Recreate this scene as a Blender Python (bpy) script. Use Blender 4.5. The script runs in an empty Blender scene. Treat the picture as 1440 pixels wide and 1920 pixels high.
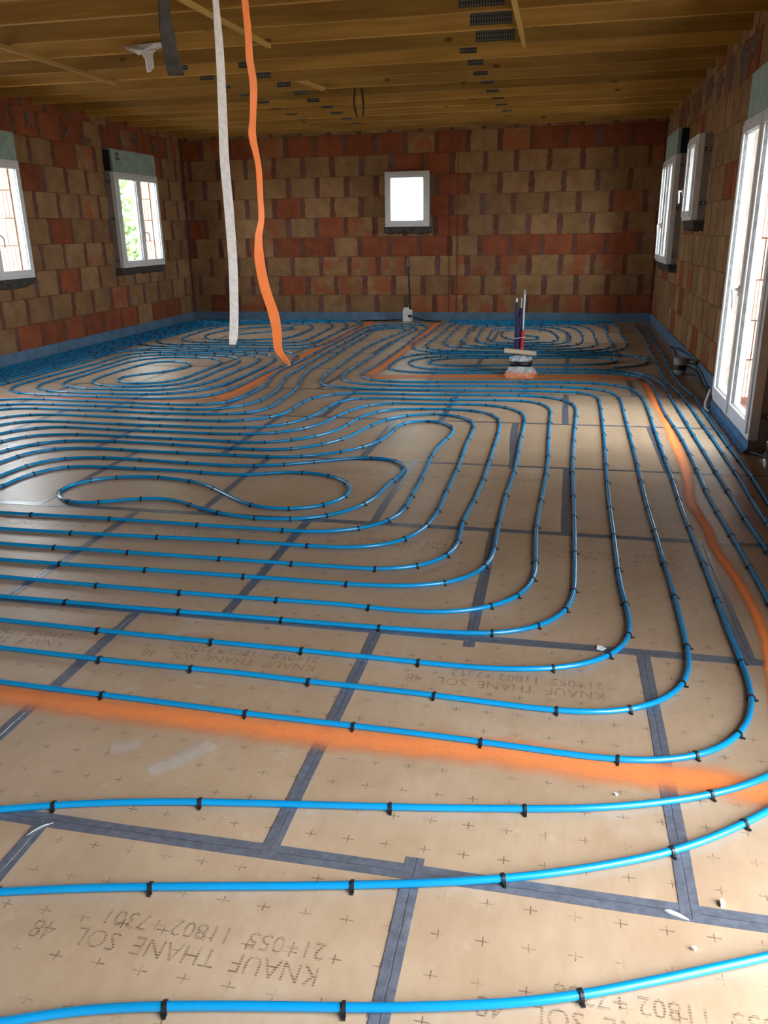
import bpy, bmesh, math, random
from mathutils import Vector, Matrix
random.seed(7)
R_ = random.Random(11)
SC = bpy.context.scene
COL = SC.collection

# ------------------------------------------------------------------ camera
F_PX, PITCH, YAW, ROLL, CAM_H = 1519.08, 0.334994, 0.214495, 0.01721, 1.48
fwd = Vector((-math.sin(YAW) * math.cos(PITCH), math.cos(YAW) * math.cos(PITCH), -math.sin(PITCH)))
rgt0 = Vector((math.cos(YAW), math.sin(YAW), 0))
dwn0 = fwd.cross(rgt0)
rgt = rgt0 * math.cos(ROLL) + dwn0 * math.sin(ROLL)
dwn = dwn0 * math.cos(ROLL) - rgt0 * math.sin(ROLL)
CAM = Vector((0, 0, CAM_H))
cam_d = bpy.data.cameras.new('camera')
cam = bpy.data.objects.new('camera', cam_d)
COL.objects.link(cam)
m = Matrix((rgt, -dwn, -fwd)).transposed().to_4x4()
m.translation = CAM
cam.matrix_world = m
cam_d.sensor_fit = 'HORIZONTAL'
cam_d.sensor_width = 36.0
cam_d.lens = F_PX / 1440 * 36.0
cam_d.clip_start = 0.02
cam_d.clip_end = 300
SC.camera = cam

# ------------------------------------------------------------------ world, light, exposure
world = bpy.data.worlds.new('overcast_sky')
SC.world = world
world.use_nodes = True
bg = world.node_tree.nodes['Background']
bg.inputs[0].default_value = (0.86, 0.93, 1.0, 1)
bg.inputs[1].default_value = 31.0
SC.view_settings.view_transform = 'Standard'
SC.view_settings.look = 'None'
SC.view_settings.gamma = 1.0
SC.view_settings.use_curve_mapping = False
SC.view_settings.exposure = -0.40
SC.cycles.use_denoising = True
SC.cycles.max_bounces = 10
SC.cycles.diffuse_bounces = 6
SC.cycles.transparent_max_bounces = 24
SC.cycles.sample_clamp_indirect = 6.0
SC.cycles.caustics_reflective = False
SC.cycles.caustics_refractive = False

# room dimensions (metres): floor z = 0, camera foot at the origin
XL, XR, YB, YF, ZC = -6.5, 1.43, 14.0, -1.7, 3.0
WT = 0.27          # wall thickness
PROUD = 0.14       # windows stand this far into the room

def portal(cx, cy, cz, w, h, direction):
    l = bpy.data.lights.new('daylight_portal', 'AREA')
    l.shape = 'RECTANGLE'
    l.size, l.size_y = w, h
    l.cycles.is_portal = True
    o = bpy.data.objects.new('daylight_portal', l)
    COL.objects.link(o)
    o.location = (cx, cy, cz)
    o.rotation_euler = Vector(direction).to_track_quat('-Z', 'Z').to_euler()
    return o

# openings: (lo, hi along the wall, z0, z1)
OPEN_L = [(7.96, 9.23, 1.02, 2.62), (11.47, 12.74, 1.02, 2.62), (5.4, 6.2, 0.02, 2.15)]  # last one is out of view, added to light the left floor
OPEN_B = [(-2.86, -2.24, 1.55, 2.33)]
OPEN_R = [(5.80, 7.16, 0.06, 2.52), (9.66, 10.30, 1.55, 2.33), (11.5, 12.77, 1.02, 2.62), (-0.45, 1.75, 0.02, 2.25)]
for a, b, c, d in OPEN_L: portal(XL - .15, (a + b) / 2, (c + d) / 2, b - a, d - c, (1, 0, 0))
for a, b, c, d in OPEN_R: portal(XR + .15, (a + b) / 2, (c + d) / 2, b - a, d - c, (-1, 0, 0))
for a, b, c, d in OPEN_B: portal((a + b) / 2, YB + .15, (c + d) / 2, b - a, d - c, (0, -1, 0))

# ------------------------------------------------------------------ helpers
def px_dir(x, y):
    return rgt * ((x - 720) / F_PX) + dwn * ((y - 960) / F_PX) + fwd

def on_z(x, y, z=0.0):
    d = px_dir(x, y)
    return CAM + d * ((z - CAM_H) / d.z)

def on_y(x, y, Y):
    d = px_dir(x, y)
    return CAM + d * (Y / d.y)

def to_px(p):
    v = Vector(p) - CAM
    z = v.dot(fwd)
    return (v.dot(rgt) / z * F_PX + 720, v.dot(dwn) / z * F_PX + 960)

class MB:
    def __init__(self):
        self.v, self.f = [], []
    def box(self, x0, y0, z0, x1, y1, z1):
        b = len(self.v)
        for z in (z0, z1):
            self.v += [(x0, y0, z), (x1, y0, z), (x1, y1, z), (x0, y1, z)]
        self.f += [tuple(b + i for i in q) for q in ((0, 3, 2, 1), (4, 5, 6, 7), (0, 1, 5, 4), (1, 2, 6, 5), (2, 3, 7, 6), (3, 0, 4, 7))]
        return self
    def ring(self, x0, z0, x1, z1, w, y0, y1, wb=None):
        wb = w if wb is None else wb
        self.box(x0, y0, z0, x1, y1, z0 + wb).box(x0, y0, z1 - w, x1, y1, z1)
        self.box(x0, y0, z0 + wb, x0 + w, y1, z1 - w).box(x1 - w, y0, z0 + wb, x1, y1, z1 - w)
        return self
    def tube(self, pts, r, n=8, caps=True, radii=None):
        b0 = len(self.v)
        N = len(pts)
        P = [Vector(p) for p in pts]
        nrm = None
        for i, p in enumerate(P):
            t = (P[min(i + 1, N - 1)] - P[max(i - 1, 0)])
            if t.length < 1e-9: t = Vector((1, 0, 0))
            t.normalize()
            if nrm is None:
                a = Vector((0, 0, 1)) if abs(t.z) < .9 else Vector((1, 0, 0))
                nrm = (a - t * a.dot(t)).normalized()
            else:
                nrm = (nrm - t * nrm.dot(t))
                nrm = nrm.normalized() if nrm.length > 1e-6 else t.orthogonal().normalized()
            s = t.cross(nrm)
            rr = radii[i] if radii else r
            for k in range(n):
                a = 2 * math.pi * k / n
                q = p + nrm * (math.cos(a) * rr) + s * (math.sin(a) * rr)
                self.v.append(tuple(q))
        for i in range(N - 1):
            for k in range(n):
                k2 = (k + 1) % n
                self.f.append((b0 + i * n + k, b0 + i * n + k2, b0 + (i + 1) * n + k2, b0 + (i + 1) * n + k))
        if caps:
            self.f.append(tuple(b0 + k for k in reversed(range(n))))
            self.f.append(tuple(b0 + (N - 1) * n + k for k in range(n)))
        return self
    def mesh(self, name, mat=None, smooth=False):
        me = bpy.data.meshes.new(name)
        me.from_pydata(self.v, [], self.f)
        if smooth:
            me.polygons.foreach_set('use_smooth', [True] * len(me.polygons))
        if mat: me.materials.append(mat)
        me.update()
        return me
    def build(self, name, mat, parent=None, smooth=False, loc=None):
        return link(name, self.mesh(name, mat, smooth), parent, loc)

def link(name, data, parent=None, loc=None):
    o = bpy.data.objects.new(name, data)
    COL.objects.link(o)
    if parent: o.parent = parent
    if loc is not None: o.location = loc
    return o

def empty(name, loc=(0, 0, 0), rz=0.0, parent=None):
    o = bpy.data.objects.new(name, None)
    COL.objects.link(o)
    o.location = loc
    o.rotation_euler = (0, 0, rz)
    o.empty_display_size = .1
    if parent: o.parent = parent
    return o

def tag(o, label=None, cat=None, group=None, kind=None):
    if label: o['label'] = label
    if cat: o['category'] = cat
    if group: o['group'] = group
    if kind: o['kind'] = kind
    return o

def bevel(o, w=.004, seg=2):
    md = o.modifiers.new('bevel', 'BEVEL')
    md.width, md.segments, md.limit_method = w, seg, 'ANGLE'
    return o

# ------------------------------------------------------------------ materials
class NT:
    def __init__(self, name):
        self.m = bpy.data.materials.new(name)
        self.m.use_nodes = True
        self.t = self.m.node_tree
        self.b = self.t.nodes['Principled BSDF']
        self.out = self.t.nodes['Material Output']
    def n(self, typ, **kw):
        nd = self.t.nodes.new(typ)
        for k, v in kw.items(): setattr(nd, k, v)
        return nd
    def put(self, inp, v):
        if hasattr(v, 'is_linked') or isinstance(v, bpy.types.NodeSocket): self.t.links.new(v, inp)
        elif isinstance(v, (tuple, list)) and len(v) == 3 and inp.type == 'RGBA': inp.default_value = (*v, 1)
        else: inp.default_value = v
    def math(self, op, a, b=0.0, c=0.0, clamp=False):
        nd = self.n('ShaderNodeMath', operation=op, use_clamp=clamp)
        for i, q in enumerate((a, b, c)):
            self.put(nd.inputs[i], q)
        return nd.outputs[0]
    def mix(self, f, a, b):
        nd = self.n('ShaderNodeMix', data_type='RGBA')
        self.put(nd.inputs[0], f); self.put(nd.inputs[6], a); self.put(nd.inputs[7], b)
        return nd.outputs[2]
    def noise(self, vec, scale, detail=3.0, rough=.55, out=0):
        nd = self.n('ShaderNodeTexNoise')
        if vec is not None: self.t.links.new(vec, nd.inputs['Vector'])
        nd.inputs['Scale'].default_value = scale
        nd.inputs['Detail'].default_value = detail
        nd.inputs['Roughness'].default_value = rough
        return nd.outputs[out]
    def ramp(self, fac, lo, hi, a=0.0, b=1.0):
        nd = self.n('ShaderNodeMapRange', interpolation_type='SMOOTHSTEP')
        self.put(nd.inputs[0], fac)
        for i, q in ((1, lo), (2, hi), (3, a), (4, b)): nd.inputs[i].default_value = q
        return nd.outputs[0]
    def obj(self): return self.n('ShaderNodeTexCoord').outputs['Object']
    def pos(self): return self.n('ShaderNodeNewGeometry').outputs['Position']
    def scaled(self, vec, s):
        nd = self.n('ShaderNodeVectorMath', operation='MULTIPLY')
        self.t.links.new(vec, nd.inputs[0]); nd.inputs[1].default_value = s
        return nd.outputs[0]
    def xyz(self, vec):
        nd = self.n('ShaderNodeSeparateXYZ'); self.t.links.new(vec, nd.inputs[0])
        return nd.outputs
    def rand(self): return self.n('ShaderNodeObjectInfo').outputs['Random']
    def bump(self, h, strength=.3, dist=.01):
        nd = self.n('ShaderNodeBump')
        nd.inputs['Strength'].default_value = strength
        nd.inputs['Distance'].default_value = dist
        self.put(nd.inputs['Height'], h)
        self.t.links.new(nd.outputs[0], self.b.inputs['Normal'])
    def set(self, color=None, rough=None, spec=None, metal=None, alpha=None):
        for k, v in (('Base Color', color), ('Roughness', rough), ('Specular IOR Level', spec), ('Metallic', metal), ('Alpha', alpha)):
            if v is not None: self.put(self.b.inputs[k], v)
        return self.m

def plain(name, col, rough=.6, var=.12, scale=14.0, spec=.4, metal=0.0):
    t = NT(name)
    f = t.noise(t.pos(), scale, 4)
    d = tuple(c * (1 - var * 1.6) for c in col)
    u = tuple(min(1, c * (1 + var)) for c in col)
    return t.set(t.mix(t.ramp(f, .3, .7), d, u), rough, spec, metal)

def mat_board():
    t = NT('kraft_faced_insulation_board')
    o = t.obj(); x, y, z = t.xyz(o)
    w = t.pos()
    # printed crosses every ten centimetres
    def cell(c, off, per):
        q = t.math('FRACT', t.math('DIVIDE', t.math('SUBTRACT', c, off), per))
        return t.math('MULTIPLY', t.math('ABSOLUTE', t.math('SUBTRACT', q, .5)), per)
    dx, dy = cell(x, .03, .0995), cell(y, .03, .1075)
    a = t.math('MULTIPLY', t.math('LESS_THAN', dx, .0014), t.math('LESS_THAN', dy, .013))
    b = t.math('MULTIPLY', t.math('LESS_THAN', dy, .0014), t.math('LESS_THAN', dx, .016))
    cross = t.math('MAXIMUM', a, b)
    fade = t.ramp(t.noise(w, 26, 2), .35, .62, .12, .85)
    cross = t.math('MULTIPLY', cross, fade)
    # kraft paper: mottling, fibre, pale dust, per board tone
    n1 = t.noise(w, 2.2, 5, .6)
    n2 = t.noise(t.scaled(w, (1, .35, 1)), 30, 4, .6)
    col = t.mix(t.ramp(n1, .3, .7), (.395, .270, .170), (.480, .348, .232))
    col = t.mix(t.math('MULTIPLY', t.ramp(n2, .35, .75), .22), col, (.30, .18, .09))
    rnd = t.rand()
    col = t.mix(t.math('MULTIPLY', rnd, .18), col, (.36, .22, .12))
    n3 = t.noise(w, 3.1, 6, .62)
    n4 = t.noise(w, .9, 2, .5)
    dust = t.math('MULTIPLY', t.ramp(n3, .55, .78), t.ramp(n4, .35, .65))
    col = t.mix(t.math('MULTIPLY', dust, .5), col, (.60, .52, .44))
    n5 = t.noise(w, 9.0, 4, .6)
    col = t.mix(t.math('MULTIPLY', t.ramp(n5, .62, .74), .25), col, (.58, .48, .38))
    col = t.mix(cross, col, (.075, .045, .03))
    rg = t.math('ADD', .33, t.math('MULTIPLY', dust, .25))
    t.bump(n2, .12, .004)
    return t.set(col, t.math('ADD', rg, t.math('MULTIPLY', n5, .1)), .75)

def mat_tape():
    t = NT('grey_jointing_tape')
    w = t.pos()
    n = t.noise(w, 40, 4, .6)
    n2 = t.noise(t.scaled(w, (1, 1, 1)), 7, 5, .65)
    col = t.mix(t.ramp(n, .35, .7), (.090, .097, .118), (.135, .145, .175))
    col = t.mix(t.math('MULTIPLY', t.ramp(n2, .58, .72), .35), col, (.34, .35, .37))
    ox, oy, oz = t.xyz(t.obj())
    crease = t.ramp(t.math('ABSOLUTE', t.math('ADD', oy, t.math('MULTIPLY', t.math('SUBTRACT', n2, .5), .012))), .0, .0022, 1, 0)
    col = t.mix(t.math('MULTIPLY', crease, .6), col, (.03, .032, .04))
    t.bump(t.math('SUBTRACT', n, crease), .35, .003)
    return t.set(col, .28, .5)

def mat_brick(name, base, hi, smear=None, smear_lo=.46, smear_hi=.60):
    t = NT(name)
    w = t.pos()
    o = t.obj()
    shift = t.n('ShaderNodeVectorMath', operation='ADD')
    t.t.links.new(o, shift.inputs[0])
    comb = t.n('ShaderNodeCombineXYZ')
    rr = t.math('MULTIPLY', t.rand(), 37.0)
    for i in range(3): t.t.links.new(rr, comb.inputs[i])
    t.t.links.new(comb.outputs[0], shift.inputs[1])
    v = shift.outputs[0]
    n = t.noise(v, 5, 5, .6)
    col = t.mix(t.ramp(n, .3, .7), base, hi)
    if smear:
        s = t.noise(v, 3.2, 3, .5)
        col = t.mix(t.ramp(s, smear_lo, smear_hi), col, smear)
    k = t.math('ADD', .82, t.math('MULTIPLY', t.rand(), .3))
    hsv = t.n('ShaderNodeHueSaturation')
    t.put(hsv.inputs['Value'], k); t.put(hsv.inputs['Color'], col)
    ox, oy, oz = t.xyz(o)
    gr = t.math('SINE', t.math('MULTIPLY', ox, 420.0))
    t.bump(t.math('ADD', t.math('MULTIPLY', gr, .25), t.noise(v, 60, 3)), .5, .004)
    return t.set(hsv.outputs[0], .92, .15)

def mat_mortar(name='brown_mortar'):
    t = NT(name)
    w = t.pos()
    n = t.noise(w, 12, 5, .65); n2 = t.noise(w, 2.0, 3)
    col = t.mix(t.ramp(n, .3, .7), (.115, .046, .031), (.175, .075, .050))
    col = t.mix(t.math('MULTIPLY', t.ramp(n2, .45, .65), .6), col, (.165, .10, .095))
    t.bump(n, .8, .012)
    return t.set(col, .95, .1)

def mat_wood(name, c0, c1, c2, axis=0):
    t = NT(name)
    o = t.obj()
    s = [22.0, 22.0, 22.0]; s[axis] = 1.2
    rr = t.math('MULTIPLY', t.rand(), 53.0)
    comb = t.n('ShaderNodeCombineXYZ')
    for i in range(3): t.t.links.new(rr, comb.inputs[i])
    ad = t.n('ShaderNodeVectorMath', operation='ADD')
    t.t.links.new(o, ad.inputs[0]); t.t.links.new(comb.outputs[0], ad.inputs[1])
    v = ad.outputs[0]
    g = t.noise(t.scaled(v, tuple(s)), 1.0, 5, .6)
    big = t.noise(v, .9, 2)
    col = t.mix(t.ramp(g, .3, .72), c0, c1)
    col = t.mix(t.math('MULTIPLY', t.ramp(big, .4, .7), .55), col, c2)
    vor = t.n('ShaderNodeTexVoronoi')
    ks = [5.0, 5.0, 5.0]; ks[axis] = 2.4
    t.t.links.new(t.scaled(v, tuple(ks)), vor.inputs['Vector'])
    vor.inputs['Scale'].default_value = 1.0
    knot = t.ramp(vor.outputs['Distance'], .05, .13, 1, 0)
    col = t.mix(t.math('MULTIPLY', knot, .75), col, (.06, .03, .012))
    k = t.math('ADD', .66, t.math('MULTIPLY', t.rand(), .5))
    hsv = t.n('ShaderNodeHueSaturation')
    t.put(hsv.inputs['Value'], k); t.put(hsv.inputs['Color'], col)
    t.bump(g, .25, .003)
    return t.set(hsv.outputs[0], .68, .3)

def mat_glass():
    t = NT('window_glass')
    tr = t.n('ShaderNodeBsdfTransparent'); tr.inputs[0].default_value = (.97, .985, .98, 1)
    gl = t.n('ShaderNodeBsdfGlossy'); gl.inputs['Roughness'].default_value = .02
    lw = t.n('ShaderNodeLayerWeight')
    fr = t.math('ADD', .03, t.math('MULTIPLY', t.math('POWER', lw.outputs['Facing'], 5.0), .6))
    mx = t.n('ShaderNodeMixShader')
    t.t.links.new(fr, mx.inputs[0]); t.t.links.new(tr.outputs[0], mx.inputs[1]); t.t.links.new(gl.outputs[0], mx.inputs[2])
    t.t.links.new(mx.outputs[0], t.out.inputs[0])
    return t.m

def mat_frosted():
    t = NT('frosted_window_glass')
    tr = t.n('ShaderNodeBsdfTranslucent'); tr.inputs[0].default_value = (.95, 1, .97, 1)
    tp = t.n('ShaderNodeBsdfTransparent'); tp.inputs[0].default_value = (.95, 1, .97, 1)
    mx = t.n('ShaderNodeMixShader'); mx.inputs[0].default_value = .45
    t.t.links.new(tr.outputs[0], mx.inputs[1]); t.t.links.new(tp.outputs[0], mx.inputs[2])
    t.t.links.new(mx.outputs[0], t.out.inputs[0])
    return t.m

def mat_spray(name='orange_spray_paint', col=(.95, .27, .07)):
    t = NT(name)
    uv = t.n('ShaderNodeUVMap').outputs[0]
    u, v, z = t.xyz(uv)
    w = t.pos()
    edge = t.math('ABSOLUTE', t.math('SUBTRACT', v, .5))
    nz = t.math('MULTIPLY', t.math('SUBTRACT', t.noise(w, 9, 5), .5), .22)
    soft = t.ramp(t.math('ADD', edge, nz), .02, .47, 1, 0)
    ends = t.math('MULTIPLY', t.ramp(u, 0, .04), t.ramp(u, .96, 1.0, 1, 0))
    grain = t.ramp(t.noise(w, 260, 2), .25, .6, .75, 1)
    at = t.n('ShaderNodeAttribute', attribute_name='strength', attribute_type='OBJECT').outputs['Fac']
    al = t.math('MULTIPLY', t.math('MULTIPLY', soft, ends), t.math('MULTIPLY', grain, at), clamp=True)
    return t.set(col, .55, .3, alpha=al)

def mat_print():
    t = NT('dot_matrix_ink')
    w = t.pos(); x, y, z = t.xyz(w)
    st = t.math('SINE', t.math('MULTIPLY', y, 2 * math.pi / .0066))
    al = t.math('MULTIPLY', t.ramp(st, -.7, .4, .08, .5), t.ramp(t.noise(w, 30, 3), .3, .65, .3, 1.0))
    return t.set((.07, .04, .025), .6, .2, alpha=al)

def mat_clear_plastic():
    t = NT('crinkled_clear_plastic')
    w = t.pos()
    n = t.noise(w, 30, 4)
    t.bump(n, .8, .02)
    col = t.mix(t.ramp(t.noise(w, 9, 2), .45, .6), (.55, .60, .62), (.30, .38, .42))
    x, y, z = t.xyz(w)
    low = t.ramp(t.math('ADD', z, t.math('MULTIPLY', n, .06)), .06, .12, 1, 0)
    col = t.mix(t.math('MULTIPLY', low, .85), col, (.85, .24, .07))
    return t.set(col, .2, .6, alpha=.92)

def mat_plate():
    t = NT('toothed_nail_plate_steel')
    x, y, z = t.xyz(t.obj())
    a = t.ramp(t.math('SINE', t.math('MULTIPLY', x, 2 * math.pi / .021)), -.1, .3)
    b = t.ramp(t.math('SINE', t.math('MULTIPLY', z, 2 * math.pi / .034)), -.7, -.3)
    return t.set(t.mix(t.math('MULTIPLY', a, b), (.15, .145, .13), (.018, .015, .012)), .45, .5, .5)

M = {
    'board': mat_board(), 'tape': mat_tape(), 'mortar': mat_mortar(),
    'tan': mat_brick('tan_clay_block', (.238, .127, .056), (.315, .180, .084)),
    'mixed': mat_brick('tan_clay_block_with_orange_smear', (.238, .127, .056), (.315, .180, .084), (.30, .095, .042)),
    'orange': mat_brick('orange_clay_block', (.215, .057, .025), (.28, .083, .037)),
    'wood': mat_wood('yellow_treated_timber', (.35, .178, .032), (.47, .258, .056), (.26, .115, .020)),
    'brace': mat_wood('pale_yellow_timber', (.42, .24, .055), (.54, .33, .09), (.36, .20, .045), 1),
    'deck': mat_wood('dark_roof_boarding', (.10, .05, .018), (.14, .075, .025), (.08, .04, .013), 1),
    'batten': mat_wood('raw_pale_batten', (.55, .45, .30), (.68, .58, .42), (.5, .4, .27)),
    'glass': mat_glass(), 'frosted': mat_frosted(), 'spray': mat_spray(), 'dusts': mat_spray('pale_plaster_dust', (.62, .58, .53)), 'print': mat_print(),
    'bag': mat_clear_plastic(), 'plate': mat_plate(),
    'pipe': plain('blue_heating_pipe_plastic', (.001, .215, .470), .26, .06, 3.0, .5),
    'clip': plain('black_plastic_clip', (.012, .012, .014), .4, .1),
    'pvc': plain('white_pvc', (.74, .74, .73), .38, .04, 3.0, .5),
    'liner': plain('off_white_frame_liner', (.26, .225, .195), .6, .08, 8.0),
    'bracket': plain('galvanised_bracket', (.10, .10, .10), .45, .2, 20, .5, .3),
    'screw': plain('bright_screw_head', (.75, .75, .75), .3, .1, 20, .5, .6),
    'green': plain('pale_green_shutter_box_board', (.30, .385, .335), .8, .10, 10),
    'black': plain('painted_shade_black', (.008, .008, .009), .8, .1),
    'sillm': plain('dark_grey_mortar', (.075, .068, .060), .95, .25, 18, .1),
    'strip': plain('blue_foam_edge_strip', (.10, .18, .27), .55, .12, 6),
    'wslab': plain('grey_concrete_slab', (.22, .21, .20), .9, .2),
    'render': plain('outside_sandy_ground', (.50, .46, .38), .95, .2, 2.0, .1),
    'wstrap': plain('white_woven_strap', (.80, .78, .75), .7, .08, 50, .2),
    'ostrap': plain('orange_plastic_ribbon', (.88, .23, .06), .55, .05, 10, .3),
    'dstrap': plain('dark_grey_strap', (.055, .048, .042), .8, .15, 30, .2),
    'cable': plain('black_cable_sheath', (.010, .010, .011), .42, .1),
    'navy': plain('dark_blue_corrugated_sheath', (.012, .014, .075), .42, .1, 9),
    'red': plain('red_sheath', (.50, .025, .025), .42, .08, 9),
    'white': plain('white_plastic', (.72, .72, .70), .5, .05, 9),
    'greyp': plain('grey_plastic_pot', (.30, .29, .27), .6, .1, 9),
    'leaf': plain('green_leaves', (.27, .40, .17), .7, .3, 2.5),
    'bark': plain('brown_bark', (.13, .09, .06), .9, .3, 8),
    'paper': plain('white_scrap', (.80, .80, .78), .7, .06, 30),
    'ink': plain('black_ink', (.03, .03, .03), .6, .1),
    'bluem': plain('blue_membrane', (.07, .19, .37), .5, .2, 8),
    'teal': plain('turquoise_film', (.12, .55, .52), .5, .15, 8),
}

# ------------------------------------------------------------------ floor: slab and insulation boards
floor = tag(empty('floor'), kind='structure')
MB().box(XL - .3, YF - .3, -.25, XR + .3, YB + .3, -.04).build('slab', M['wslab'], floor)
ROWY = [.33, 1.55, 2.77, 3.965, 5.19, 6.45, 7.68, 8.90, 10.12, 11.34, 12.56, 13.78]
ROWX = {0: .73, 1: .36, 2: .73, 3: .085, 4: .72, 5: .085, 6: .70, 7: .10, 8: .70, 9: .10, 10: .70, 11: .10}
G = .002
tapes = []
def board(x0, x1, y0, y1):
    mb = MB().box(G, G, -.04, x1 - x0 - G, y1 - y0 - G, 0)
    return mb.build('insulation_board', M['board'], floor, loc=(x0, y0, 0))
def add_text(body, x_right, y_base, width, height):
    cu = bpy.data.curves.new('printed_lettering', 'FONT')
    cu.body = body
    cu.size = 1.0
    cu.resolution_u = 2
    cu.materials.append(M['print'])
    o = bpy.data.objects.new('printed_lettering', cu)
    COL.objects.link(o)
    bpy.context.view_layer.update()
    w, h = o.dimensions.x, .70
    o.scale = (width / max(w, .01), height / h, 1)
    o.rotation_euler = (0, 0, math.pi)
    o.location = (x_right, y_base, .0006)
    o.parent = floor
    return o
serial = {(0, 1): '7301', (1, 0): '7313', (1, 1): '7320', (0, 0): '7306'}
rows = [(-1.75, -.89), (-.89, .33)] + [(ROWY[i], ROWY[i + 1]) for i in range(11)] + [(13.78, YB)]
xoff = [.73, .36] + [ROWX[i] for i in range(12)]
for ri, ((y0, y1), xo) in enumerate(zip(rows, xoff)):
    k = ri - 2
    xs = [XR]
    x = xo
    while x > XL + .05:
        if x < XR - .05: xs.append(x)
        x -= 1.005
    xs.append(XL)
    for i in range(len(xs) - 1):
        board(xs[i + 1], xs[i], y0, y1)
        if k >= 0 and 0 < i: tapes.append(('d', xs[i], y0, y1))
        if 0 <= k <= 3 and i >= 1 and xs[i + 1] > -3.4:
            sn = {(0, 2): '7301', (0, 1): '7306', (1, 1): '7313', (1, 2): '7320'}.get((k, i), str(7300 + 7 * k + i))
            add_text('KNAUF  THANE  SOL   48', xs[i] - .148, y0 + .918, .672, .050)
            add_text('21+055  11802 +' + sn, xs[i] - .150, y0 + .978, .52, .046)
    if k >= 0: tapes.append(('r', y0, XL + .02, XR - .02))

def tape_strip(p, q, w, z, wob=.0):
    p, q = Vector((*p, 0)), Vector((*q, 0))
    d = q - p
    L = d.length
    n = max(2, int(L / .25) + 1)
    v, f = [], []
    for i in range(n + 1):
        s = L * i / n
        off = wob * math.sin(s * 3.1 + p.x * 7) + R_.uniform(-.002, .002)
        hw = w / 2 + R_.uniform(-.0015, .0015)
        v += [(s, off - hw, z), (s, off + hw, z), (s, off - hw, 0), (s, off + hw, 0)]
    for i in range(n):
        a, b = i * 4, i * 4 + 4
        f += [(a, b, b + 1, a + 1), (a, a + 2, b + 2, b), (a + 1, b + 1, b + 3, a + 3)]
    me = bpy.data.meshes.new('jointing_tape')
    me.from_pydata(v, [], f)
    me.materials.append(M['tape'])
    o = link('jointing_tape', me, floor, loc=(p.x, p.y, 0))
    o.rotation_euler = (0, 0, math.atan2(d.y, d.x))
    return o
for t in tapes:
    if t[0] == 'r':
        tape_strip((t[2], t[1]), (t[3], t[1]), .050 if t[1] < 5 else .034, .0011)
    else:
        _, x, y0, y1 = t
        far = y0 > 5
        tape_strip((x + R_.uniform(-.006, .006), y0 - .02 - (.05 if abs(x + .275) < .02 and y0 > 1 else 0)),
                   (x + R_.uniform(-.006, .006), y1 + (.05 if y0 < .5 and abs(x + .275) < .02 else -.01)),
                   .044 if not far else .05, .0016, .02 if (5 < y0 < 6 and -.4 < x < -.2) else .003)

# ------------------------------------------------------------------ orange spray-paint lines
def smooth_path(P, step, sigma):
    P = [Vector(p) for p in P]
    if len(P) < 3: return P
    ext = [P[0] * 2 - P[1]] + P + [P[-1] * 2 - P[-2]]
    out = []
    for i in range(1, len(ext) - 2):
        p0, p1, p2, p3 = ext[i - 1:i + 3]
        n = max(1, int((p2 - p1).length / step + .5))
        d01 = max((p1 - p0).length, 1e-4) ** .5; d12 = max((p2 - p1).length, 1e-4) ** .5; d23 = max((p3 - p2).length, 1e-4) ** .5
        m1 = (p2 - p1) + ((p1 - p0) / d01 - (p2 - p0) / (d01 + d12)) * d12
        m2 = (p2 - p1) + ((p3 - p2) / d23 - (p3 - p1) / (d12 + d23)) * d12
        for k in range(n):
            t = k / n
            out.append(p1 * (2 * t**3 - 3 * t**2 + 1) + m1 * (t**3 - 2 * t**2 + t) + p2 * (-2 * t**3 + 3 * t**2) + m2 * (t**3 - t**2))
    out.append(ext[-2])
    # even spacing, then a gaussian smooth
    ev, acc = [out[0]], 0
    for a, b in zip(out, out[1:]):
        seg = (b - a).length
        while seg > 1e-6 and acc + seg >= step:
            a = a.lerp(b, (step - acc) / seg); ev.append(a.copy()); seg = (b - a).length; acc = 0
        acc += seg
    if (ev[-1] - out[-1]).length > step * .3: ev.append(out[-1])
    rad = int(2.5 * sigma / step)
    if rad < 1: return ev
    ker = [math.exp(-.5 * (k * step / sigma) ** 2) for k in range(-rad, rad + 1)]
    N = len(ev); res = []
    for i in range(N):
        lim = min(rad, i, N - 1 - i)
        s, wsum = Vector((0, 0, 0)), 0
        for k in range(-lim, lim + 1):
            w = ker[k + rad]; s += ev[i + k] * w; wsum += w
        res.append(s / wsum)
    return res

def parse(s):
    return [tuple(float(c) for c in q.split(',')) for q in s.split()]

def spray(pxs, hw, strength=1.0, z=.0022, mat='spray', name='spray_paint_line'):
    P = smooth_path([on_z(x, y, 0) for x, y in parse(pxs)], .05, .06)
    if not isinstance(hw, tuple): hw = (hw, hw)
    v, f, uv = [], [], []
    N = len(P)
    for i, p in enumerate(P):
        t = (P[min(i + 1, N - 1)] - P[max(i - 1, 0)]).normalized()
        s = Vector((-t.y, t.x, 0)) * (hw[0] + (hw[1] - hw[0]) * i / (N - 1))
        v += [(p.x - s.x, p.y - s.y, z), (p.x + s.x, p.y + s.y, z)]
        uv += [(i / (N - 1), 0), (i / (N - 1), 1)]
    for i in range(N - 1): f.append((2 * i, 2 * i + 2, 2 * i + 3, 2 * i + 1))
    me = bpy.data.meshes.new(name)
    me.from_pydata(v, [], f)
    ul = me.uv_layers.new(name='UVMap')
    for l in me.loops: ul.data[l.index].uv = uv[l.vertex_index]
    me.materials.append(M[mat])
    o = link(name, me, floor)
    o['strength'] = float(strength)
    return o
spray("-60,1292 0,1300 100,1315 233,1333 367,1348 480,1363 613,1380 780,1397 960,1415 1093,1437 1227,1453 1360,1472 1440,1487 1520,1505", (.105, .105), .85)
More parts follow.
